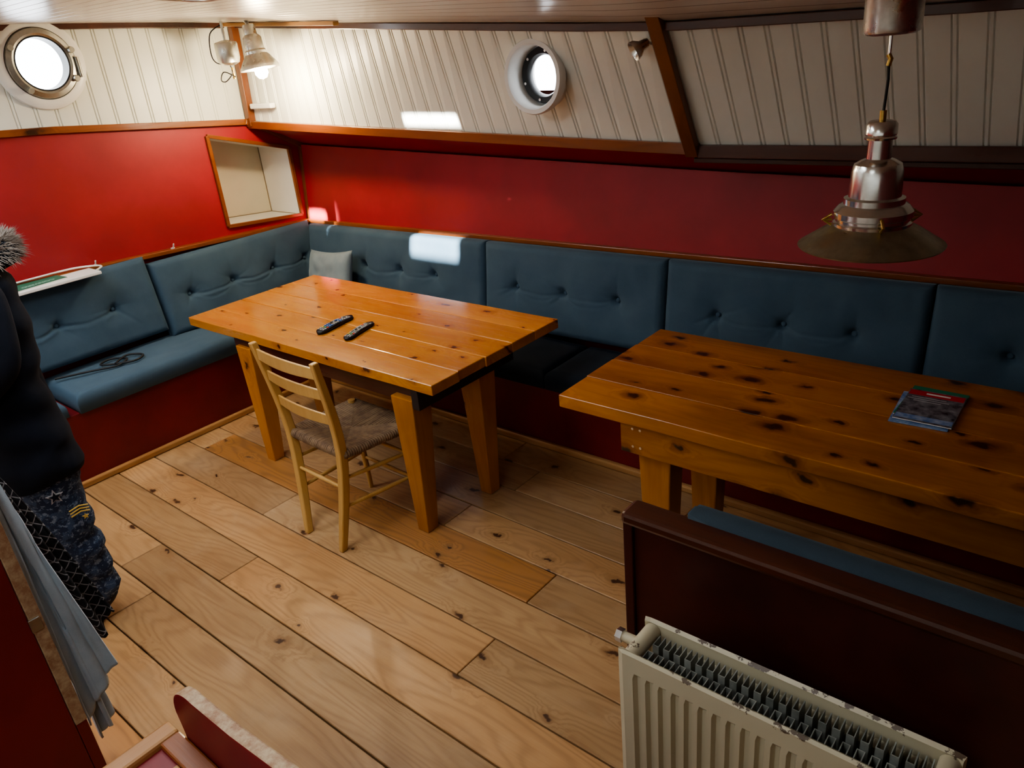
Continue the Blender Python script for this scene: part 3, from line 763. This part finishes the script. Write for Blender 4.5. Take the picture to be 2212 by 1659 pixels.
for k,x in enumerate((x0+.02,x1-.02)):
    tube('header_%d'%k,[(x,1.045,.722),(x,1.15,.722)],.019,MAT['rad'],e,18)
    tube('header_low_%d'%k,[(x,1.045,.13),(x,1.15,.13)],.017,MAT['rad'],e,18)
    box('bracket_%d'%k,x-.012+.05*(1-2*k),x+.012+.05*(1-2*k),1.155,1.234,.35,.45,MAT['rad'],e)
tube('valve',[(x0+.005,1.098,.722),(x0-.025,1.098,.722)],.012,MAT['rad'],e,12)
tube('valve_nut',[(x0-.025,1.098,.722),(x0-.04,1.098,.722)],.016,MAT['steel'],e,6)
tube('feed_pipe',[(x0+.02,1.098,.115),(x0+.02,1.098,0)],.009,MAT['rad'],e,10)
tube('return_pipe',[(x1-.02,1.098,.115),(x1-.02,1.098,0)],.009,MAT['rad'],e,10)

# ---------------------------------------------------------------- stairs
e=empty('stair')
def prof_board(name,pts,y0,y1,matf,mate):
    n=len(pts); vs=[(x,y0,z) for x,z in pts]+[(x,y1,z) for x,z in pts]
    fs=[tuple(range(n)),tuple(range(2*n-1,n-1,-1))]+[(i,(i+1)%n,n+(i+1)%n,n+i) for i in range(n)]
    o=mobj(name,vs,fs,matf,e); o.data.materials.append(mate)
    for p in o.data.polygons:
        if abs(p.normal.y)<.5: p.material_index=1
    bevel(o,.004); return o
def stringer(name,y0,y1):
    pts=[(-1.455,0),(-1.455,.60)]
    cx,cz=-1.365,.655
    for i in range(0,11):
        a=math.pi-(math.pi*.55)*i/10; pts.append((cx+.10*math.cos(a),cz+.095*math.sin(a)))
    pts+=[(-1.2,.757),(-1.0,.785),(-.6,.85),(-.35,.9),(-.35,0)]
    return prof_board(name,pts,y0,y1,MAT['red_base'],MAT['worn'])
stringer('stringer_1',.405,.435); stringer('stringer_2',-.435,-.405)
box('tread_1',-1.50,-1.1,-.40,.40,.555,.575,MAT['red_base'],e)
box('tread_nose',-1.53,-1.48,-.42,.403,.550,.592,MAT['trimpine_y'],e,.008)
box('tread_side',-1.479,-1.0,.355,.403,.576,.592,MAT['trimwood'],e,.005)
box('tread_slat_1',-1.40,-1.36,-.40,.354,.576,.586,MAT['trimpine_y'],e,.003)
box('tread_2',-1.1,-.75,-.40,.40,.60,.62,MAT['trimpine_y'],e)
box('tread_low',-1.62,-1.44,-.40,.40,.28,.31,MAT['trimpine_y'],e)
box('riser',-1.45,-1.43,-.40,.40,0,.55,MAT['red_base'],e)

# ---------------------------------------------------------------- cabinet + towels
e=empty('cabinet')
box('side_panel',-2.135,-2.10,-.9,.325,0,1.06,MAT['red_base'],e,.004)
box('edge_strip',-2.137,-2.098,.3255,.358,.27,1.07,MAT['worn'],e,.003)
box('edge_lower',-2.135,-2.10,.3255,.356,0,.269,MAT['red_base'],e,.003)
box('cap',-2.139,-2.096,-.9,.325,1.061,1.075,MAT['worn'],e,.004)
box('hinge',-2.0975,-2.092,.322,.350,.62,.66,MAT['oldsteel'],e,.001)
e=empty('towel')
tube('towel_bar',[(-2.138,.385,1.045),(-2.225,.385,1.045)],.007,MAT['brass'],e)
def drape(name,x0,yl,yr,zt,zb,amp,fr,ph,mat,e,nu=60,nv=70):
    vs=[];fs=[]
    for j in range(nv+1):
        v=j/nv
        for i in range(nu+1):
            u=i/nu; y=yl(v)+(yr(v)-yl(v))*u
            a=amp*(.35+.65*v)
            x=x0+a*math.sin(u*fr+ph+v*.9)+.4*a*math.sin(u*fr*2.3+v*2)+.01*noise.noise(Vector((u*3,v*5,ph)))
            x=min(x,-2.145)
            z=zt+(zb(u)-zt)*v
            y+=.006*math.sin(u*fr*1.3+v*3)
            vs.append((x,y,z))
    for j in range(nv):
        for i in range(nu): fs.append((j*(nu+1)+i,j*(nu+1)+i+1,(j+1)*(nu+1)+i+1,(j+1)*(nu+1)+i))
    o=mobj(name,vs,fs,mat,e,True); s_=o.modifiers.new('s','SOLIDIFY'); s_.thickness=.006
    return o
drape('blue_towel',-2.168,lambda v:.364+.0*v,lambda v:.400+.090*v,1.04,lambda u:.20+.14*u,.013,13,.3,MAT['towelblue'],e)
drape('blue_towel_fold',-2.195,lambda v:.372+.02*v,lambda v:.41+.035*v,.7,lambda u:.10+.05*u,.010,9,1.3,MAT['towelblue'],e)
e=empty('checked_scarf')
drape('scarf_cloth',-2.285,lambda v:.36+.10*v**.8,lambda v:.41+.16*v**.9,1.04,lambda u:.36+.10*abs(u-.3),.026,10,2.1,MAT['scarf'],e)

# ---------------------------------------------------------------- person
e=empty('person')
def skin(name,V,E,R,mat,parent,root=0,sub=2):
    me=D.meshes.new(name); me.from_pydata([tuple(v) for v in V],E,[]); o=link(D.objects.new(name,me),parent)
    m_=o.modifiers.new('sk','SKIN'); m_.use_smooth_shade=True
    for i,v in enumerate(me.skin_vertices[0].data):
        r=R[i]; v.radius=(r,r) if not isinstance(r,tuple) else r; v.use_root=(i==root)
    s_=o.modifiers.new('ss','SUBSURF'); s_.levels=sub; s_.render_levels=sub
    me.materials.append(mat); return o
cx=-3.02
V=[(cx,.70,.90),(cx,.69,1.06),(cx,.68,1.26),(cx,.67,1.40),(cx,.645,1.49),(cx,.62,1.57),(cx,.60,1.66),
 (cx+.17,.68,1.41),(cx+.24,.66,1.13),(cx+.17,.46,1.02),(cx-.17,.68,1.41),(cx-.24,.66,1.13),(cx-.17,.46,1.02),
 (cx+.095,.69,.83),(cx+.10,.68,.47),(cx+.10,.725,.10),(cx+.10,.59,.045),
 (cx-.095,.66,.83),(cx-.10,.62,.47),(cx-.10,.66,.10),(cx-.10,.525,.045)]
E=[(0,1),(1,2),(2,3),(3,4),(4,5),(5,6),(3,7),(7,8),(8,9),(3,10),(10,11),(11,12),(0,13),(13,14),(14,15),(15,16),(0,17),(17,18),(18,19),(19,20)]
R=[.14,.125,.15,.11,.055,.06,.07,.06,.047,.033,.06,.047,.033,.125,.098,.07,.04,.125,.098,.07,.04]
body=skin('body',V,E,R,MAT['camo'],e)
bpy.context.view_layer.update(); apply_mods(body)
for mn in('jacket','skin','blackrubber'): body.data.materials.append(MAT[mn])
for v in body.data.vertices:
    if .1<v.co.z<.7: v.co+=Vector((1,1,0))*(.012*noise.noise(v.co*14)+.007*math.sin(v.co.z*60+v.co.x*9))
for p in body.data.polygons:
    p.use_smooth=True; c=p.center
    p.material_index=0
    if c.z>.85: p.material_index=1
    if c.z>1.47: p.material_index=2
    if c.z<.10: p.material_index=3
rings=[(.665,.235,.158,.675),(.69,.24,.163,.675),(.78,.235,.156,.672),(.9,.22,.143,.67),(1.02,.21,.133,.668),(1.15,.215,.152,.670),(1.28,.222,.158,.672),(1.38,.20,.148,.672),(1.44,.14,.12,.672),(1.50,.095,.10,.665),(1.54,.09,.095,.66)]
n=48;vs=[];fs=[];sub=[]
for i in range(len(rings)-1):
    for k in range(6):
        t=k/6; sub.append(tuple(a+(b-a)*t for a,b in zip(rings[i],rings[i+1])))
sub.append(rings[-1])
for (z,a,b,y) in sub:
    for k in range(n):
        th=2*math.pi*k/n; w=1+.07*noise.noise(Vector((math.cos(th)*2,math.sin(th)*2,z*11)))+.03*math.sin(z*46+math.sin(th)*2)
        vs.append((cx+a*w*math.cos(th),y+b*w*math.sin(th),z+.015*math.sin(th*2+1)*(z<.8)))
for j in range(len(sub)-1):
    for k in range(n): k2=(k+1)%n; fs.append((j*n+k,j*n+k2,(j+1)*n+k2,(j+1)*n+k))
o=mobj('jacket',vs,fs,MAT['jacket'],e,True); s_=o.modifiers.new('s','SOLIDIFY'); s_.thickness=.012
for sg,nm in((1,'sleeve_1'),(-1,'sleeve_2')):
    skin(nm,[(cx+sg*.13,.68,1.40),(cx+sg*.20,.67,1.34),(cx+sg*.245,.65,1.14),(cx+sg*.215,.55,1.06),(cx+sg*.175,.47,1.03)],[(0,1),(1,2),(2,3),(3,4)],[.075,.080,.068,.060,.052],MAT['jacket'],e)
    w=Vector((cx+sg*.17,.46,1.02)); hd=Vector((-sg*.25,-1,-.15)).normalized(); sd=Vector((0,.1,-1)).normalized()
    pal=w+hd*.09
    skin('palm',[w,w+hd*.045,pal],[(0,1),(1,2)],[(.025,.02),(.036,.018),(.036,.016)],MAT['skin'],e,0,2)
    for q,(off,ln) in enumerate(((-.03,.07),(-.01,.08),(.01,.075),(.03,.06))):
        b0=pal+sd*off-hd*.01; m1=b0+hd*ln*.5; m2=m1+(hd+Vector((-sg*.6,0,0))).normalized()*ln*.35; m3=m2+(hd*.4+Vector((-sg,0,0))).normalized()*ln*.3
        skin('finger_%d'%q,[b0,m1,m2,m3],[(0,1),(1,2),(2,3)],[.009,.0085,.008,.007],MAT['skin'],e,0,1)
    t0=w+hd*.03-sd*.025; skin('thumb',[t0,t0+(hd-sd).normalized()*.04,t0+(hd*1.3-sd*.6).normalized()*.07],[(0,1),(1,2)],[.011,.010,.008],MAT['skin'],e,0,1)
hc=Vector((cx,.585,1.665)); vs=[];fs=[];n1=28;n2=36
for j in range(n1+1):
    ph=math.pi*j/n1
    for k in range(n2):
        th=2*math.pi*k/n2; x=math.sin(ph)*math.cos(th);y=math.sin(ph)*math.sin(th);z=math.cos(ph)
        fy=-y
        X_=x*.076*(1-.22*max(0,-z)); Y_=y*.097; Z_=z*.118
        if fy>0: 
            Y_-= .018*math.exp(-((x/.16)**2+((z+.15)/.16)**2))
            Y_+= .008*math.exp(-(((abs(x)-.38)/.16)**2+((z-.02)/.12)**2))
            Y_-= .005*math.exp(-((x/.3)**2+((z+.48)/.07)**2))
            Y_-= .008*math.exp(-((x/.3)**2+((z+.85)/.12)**2))
        vs.append(hc+Vector((X_,Y_,Z_)))
for j in range(n1):
    for k in range(n2): k2=(k+1)%n2; fs.append((j*n2+k,j*n2+k2,(j+1)*n2+k2,(j+1)*n2+k))
o=mobj('head',vs,fs,MAT['skin'],e,True)
for sg in(-1,1):
    lathe('eye',[(0,.012),(.006,.0105),(.011,.004),(.011,-.004),(0,-.012)],hc+Vector((sg*.03,-.079,.003)),MAT['white'],e,(0,-1,0),16)
    lathe('iris',[(0,.0135),(.005,.012)],hc+Vector((sg*.03,-.079,.003)),MAT['hair'],e,(0,-1,0),12)
    lathe('ear',[(0,.012),(.014,.010),(.018,0),(.012,-.008)],hc+Vector((sg*.076,.01,-.005)),MAT['skin'],e,(sg,.2,0),16)
tube('lips',[hc+Vector((-.022,-.083,-.055)),hc+Vector((0,-.091,-.056)),hc+Vector((.022,-.083,-.055))],[.002,.005,.002],MAT['red_soffit'],e,8)
vs=[]
for j in range(n1+1):
    ph=math.pi*j/n1*.8
    for k in range(n2):
        th=2*math.pi*k/n2; x=math.sin(ph)*math.cos(th);y=math.sin(ph)*math.sin(th);z=math.cos(ph)
        lim=1.0
        if y<-.15 and z<.45: lim=.9
        w=1+.03*noise.noise(Vector((x*8,y*8,z*3)))
        vs.append(hc+Vector((x*.084*w*lim,y*.105*w*lim+.006,z*.126*w*lim)))
o=mobj('hair',vs,[f_ for f_ in fs],MAT['hair'],e,True)
hp=smooth_path([(cx+.10,.60,1.47),(cx+.155,.70,1.455),(cx+.12,.79,1.465),(cx+.02,.83,1.46),(cx-.10,.80,1.46),(cx-.155,.70,1.455),(cx-.10,.60,1.47)],8)
tube('hood_roll',hp,.05,MAT['jacket'],e,14)
vs=[];fs=[]
rs=random.Random(3)
for k in range(7000):
    t=rs.random()*(len(hp)-1); i=int(t); p=hp[i].lerp(hp[min(i+1,len(hp)-1)],t-i); tg=(hp[min(i+1,len(hp)-1)]-hp[max(i-1,0)]).normalized()
    a=tg.orthogonal().normalized(); b=tg.cross(a); th=rs.random()*6.283
    d=(a*math.cos(th)+b*math.sin(th)+tg*rs.uniform(-.4,.4)+Vector((0,0,.1))).normalized()
    if d.z<-.75: continue
    base=p+Vector((0,0,.015))+d*.04; Ln=rs.uniform(.015,.038); s=d.orthogonal().normalized(); u=d.cross(s); b0=len(vs); r=.0024
    tip=base+d*Ln+Vector((rs.uniform(-.016,.016),rs.uniform(-.016,.016),rs.uniform(-.022,.004)))
    vs+=[base+s*r,base-s*r*.5+u*r*.87,base-s*r*.5-u*r*.87,tip]; fs+=[(b0,b0+1,b0+3),(b0+1,b0+2,b0+3),(b0+2,b0,b0+3)]
mobj('fur_trim',vs,fs,MAT['fur'],e)
def star(name,c,r,mat,rin=.42,n=5):
    c=Vector(c); U=Vector((.25,.97,0)).normalized(); W=Vector((0,0,1)); out=Vector((.97,-.25,0)); vs=[]
    for dd in(0,.004):
        for k in range(2*n):
            a=math.pi*k/n+math.pi/2; rr=r if k%2==0 else r*rin
            vs.append(c+U*rr*math.cos(a)+W*rr*math.sin(a)+out*dd)
    m_=2*n; fs=[tuple(range(m_,2*m_))]+[(k,(k+1)%m_,m_+(k+1)%m_,m_+k) for k in range(m_)]
    mobj(name,vs,fs,mat,e)
star('star_patch',(-2.806,.655,.625),.030,MAT['silver']); star('star_patch_inner',(-2.801,.654,.625),.020,MAT['jacket'])
for k in range(3):
    z=.555-.012*k; c=Vector((-2.806,.715,z)); tube('chevron_%d'%k,[c+Vector((0,-.035,-.008)),c+Vector((.004,0,-.0)),c+Vector((0,.03,-.012))],.0028,MAT['gold'],e,6)
star('small_star',(-2.804,.725,.505),.012,MAT['gold'])

# ---------------------------------------------------------------- shelf, booklet, cable
e=empty('wall_shelf')
o=box('board',-4.54,-4.345,.75,1.62,.995,1.013,MAT['white'],e,.004)
tube('cable',smooth_path([(-4.36,1.60,1.018),(-4.44,1.66,1.02),(-4.50,1.55,1.03),(-4.49,1.35,1.035),(-4.50,1.1,1.03)],6),.005,MAT['white'],e)
e=empty('booklet')
sheet('pages',(-4.44,1.32),.10,.14,.26,1.0135,1.019,MAT['white'],e)
sheet('cover',(-4.44,1.32),.10,.142,.262,1.0191,1.0202,MAT['green'],e)
cu=D.curves.new('title','FONT'); cu.body='CONVERD'; cu.size=.036; cu.align_x='CENTER'; cu.extrude=.0003; cu.materials.append(MAT['greenlight'])
to=D.objects.new('title',cu); to.location=(-4.42,1.32,1.0206); to.rotation_euler=(0,0,math.radians(-84)); link(to,e)
for y in(2.12,1.66):
    e=empty('coat_hook'); z=lrail(y)+.025
    tube('stem',[(-4.515,y,z),(-4.50,y,z+.012),(-4.49,y,z+.03)],.004,MAT['white'],e,8); lathe('base',[(0,0),(.012,0),(.012,.004),(0,.006)],(-4.515,y,z),MAT['white'],e,(0,0,1),14)
e=empty('strap')
tube('cord',smooth_path([(-4.35,1.22,.525),(-4.28,1.38,.523),(-4.22,1.5,.522),(-4.28,1.58,.524),(-4.36,1.52,.524),(-4.30,1.45,.528),(-4.20,1.58,.524),(-4.25,1.66,.524),(-4.32,1.60,.528),(-4.24,1.50,.53)],6),.006,MAT['blackrubber'],e,8)

# ---------------------------------------------------------------- lamps
e=empty('pendant_lamp'); PL=Vector((-.555,2.06,1.383))
lathe('shade',[(.172,.002),(.174,0),(.176,.003),(.12,.040),(.093,.055),(.09,.052),(.12,.035),(.172,.002)],PL,MAT['shade_metal'],e,seg=96)
lathe('body',[(.06,.03),(.093,.045),(.094,.062),(.088,.066),(.088,.072),(.094,.076),(.094,.090),(.082,.104),(.072,.108),(.072,.122),(.062,.126),(.060,.19),(.055,.205),(.040,.214),(.029,.218),(.028,.262),(.036,.264),(.037,.268),(.034,.272),(.037,.276),(.036,.298),(.030,.306),(.012,.309),(0,.309)],PL,MAT['steel'],e,seg=64)
lathe('bulb',[(0,.0),(.025,.008),(.032,.03),(.02,.06)],PL,MAT['white'],e)
for a in(3.6,.6,5.2):
    p=PL+Vector((math.cos(a)*.097,math.sin(a)*.097,.07)); tube('wing_screw_%d'%int(a*10),[p,p+Vector((math.cos(a)*.02,math.sin(a)*.02,0))],.004,MAT['brass'],e); tube('wing_%d'%int(a*10),[p+Vector((0,0,-.014)),p+Vector((math.cos(a)*.022,math.sin(a)*.022,0)),p+Vector((0,0,.014))],.004,MAT['brass'],e)
tube('hanger',[PL+Vector((0,0,.30)),PL+Vector((0,0,.33))],.008,MAT['brass'],e)
tube('cord',[PL+Vector((0,0,.32)),PL+Vector((.003,0,.40)),PL+Vector((0,0,.44))],.0035,MAT['blackrubber'],e,8)
tube('hook',[PL+Vector((0,0,.43)),PL+Vector((0.004,0,.445)),PL+Vector((-.002,0,.455))],.006,MAT['brass'],e,8)
tube('stem',[PL+Vector((0,0,.452)),PL+Vector((0,0,.51))],.004,MAT['steel'],e,8)
cz=zc(-.555,2.06)-PL.z
lathe('ceiling_rose',[(.004,.495),(.05,.497),(.060,.502),(.063,.512),(.063,.575),(.066,.58),(.066,cz)],PL,MAT['alu'],e,seg=64)
e=empty('spot_lamp'); c=Vector((-3.93,2.58,2.10)); ax=Vector((.12,.02,-1)).normalized()
lathe('shade',[(0,-.05),(.030,-.05),(.034,-.04),(.034,.0),(.046,.01),(.050,.018),(.052,.075),(.060,.085),(.060,.098),(.070,.11),(.095,.145),(.104,.160),(.106,.172),(.100,.170),(.090,.150),(.060,.115),(.045,.1)],c,MAT['alu'],e,ax,48)
lathe('bulb',[(0,.225),(.022,.218),(.036,.196),(.034,.165),(.020,.13),(0,.125)],c,MAT['bulb'],e,ax,24)
tube('arm',[c-ax*.045,c-ax*.06+Vector((-.01,0,.01)),Vector((-3.99,2.60,zc(-3.99,2.60)))],.01,MAT['alu'],e)
e=empty('spot_lamp'); c=Vector((-4.16,2.56,2.03)); 
lathe('body',[(0,.06),(.02,.06),(.058,.05),(.062,.04),(.062,-.03),(.055,-.055),(.03,-.068),(0,-.07)],c,MAT['alu'],e,(0,0,1),40)
tube('bracket',[c+Vector((0,0,.055)),Vector((c.x,c.y,zc(c.x,c.y)))],.008,MAT['alu'],e)
tube('cord_loop',smooth_path([c+Vector((0,0,.14)),c+Vector((-.05,-.05,.10)),c+Vector((-.07,-.06,.0)),c+Vector((-.05,-.05,-.05)),c+Vector((-.01,-.01,-.06))],6),.003,MAT['blackrubber'],e,8)
tube('cord_tail',smooth_path([c+Vector((0,0,-.07)),c+Vector((.02,-.01,-.11)),c+Vector((-.03,-.03,-.15)),c+Vector((-.06,-.04,-.14)),c+Vector((-.03,-.03,-.10)),c+Vector((.03,.0,-.13))],6),.003,MAT['blackrubber'],e,8)
tube('plug',[c+Vector((.015,0,-.08)),c+Vector((.015,0,-.14))],.008,MAT['brass'],e)
e=empty('spot_lamp'); c=Vector((-1.56,2.63,1.885)); ax=Vector((-.5,-.6,-.4)).normalized()
lathe('shade',[(0,-.03),(.014,-.03),(.018,-.02),(.02,.0),(.034,.02),(.036,.035),(.030,.030),(.015,.005)],c,MAT['alu'],e,ax,32)
tube('arm',[c-ax*.025,c+Vector((.03,.05,.0))],.005,MAT['alu'],e)
e=empty('conduit_box'); box('body',-4.44,-4.22,2.80,2.838,1.705,1.735,MAT['white'],e,.006)
e=empty('ceiling_batten'); beam('batten',(-4.35,2.70,zc(-4.35,2.70)-.012),(-3.3,2.66,zc(-3.3,2.66)-.014),.035,.02,MAT['trimpine'],e)

# ---------------------------------------------------------------- lights
SD=Vector((0,1,-.55)).normalized()
for nm,h,P_ in(('sunbeam',holes[3],1.5),('sunbeam',holes[4],1.0),('sunbeam',holes[5],2.2)):
    c=Vector(((h[0]+h[1])/2,(h[2]+h[3])/2,zc((h[0]+h[1])/2,(h[2]+h[3])/2)))
    la=D.lights.new(nm,'SPOT'); dist=9.; r=math.hypot(h[1]-h[0],(h[3]-h[2])*.5)/2+.03
    la.energy=P_*75*4*math.pi*dist**2; la.shadow_soft_size=.10; la.color=(1,.98,.93); la.spot_size=2*math.atan(r/dist); la.spot_blend=.02
    lo=D.objects.new(nm,la); lo.location=c-SD*dist; lo.rotation_euler=SD.to_track_quat('-Z','Y').to_euler(); COL.objects.link(lo)
pt=D.lights.new('bulb_light','POINT'); pt.energy=28; pt.color=(1,.80,.52); pt.shadow_soft_size=.04; po=D.objects.new('bulb_light',pt); po.location=(-3.895,2.58,1.84); COL.objects.link(po)
wd=D.worlds.new('world'); S.world=wd; wd.use_nodes=True; bg=wd.node_tree.nodes['Background']; bg.inputs[0].default_value=(.90,.95,1,1); bg.inputs[1].default_value=9
try: S.view_settings.look='AgX - Medium High Contrast'
except Exception as ex: print(ex)
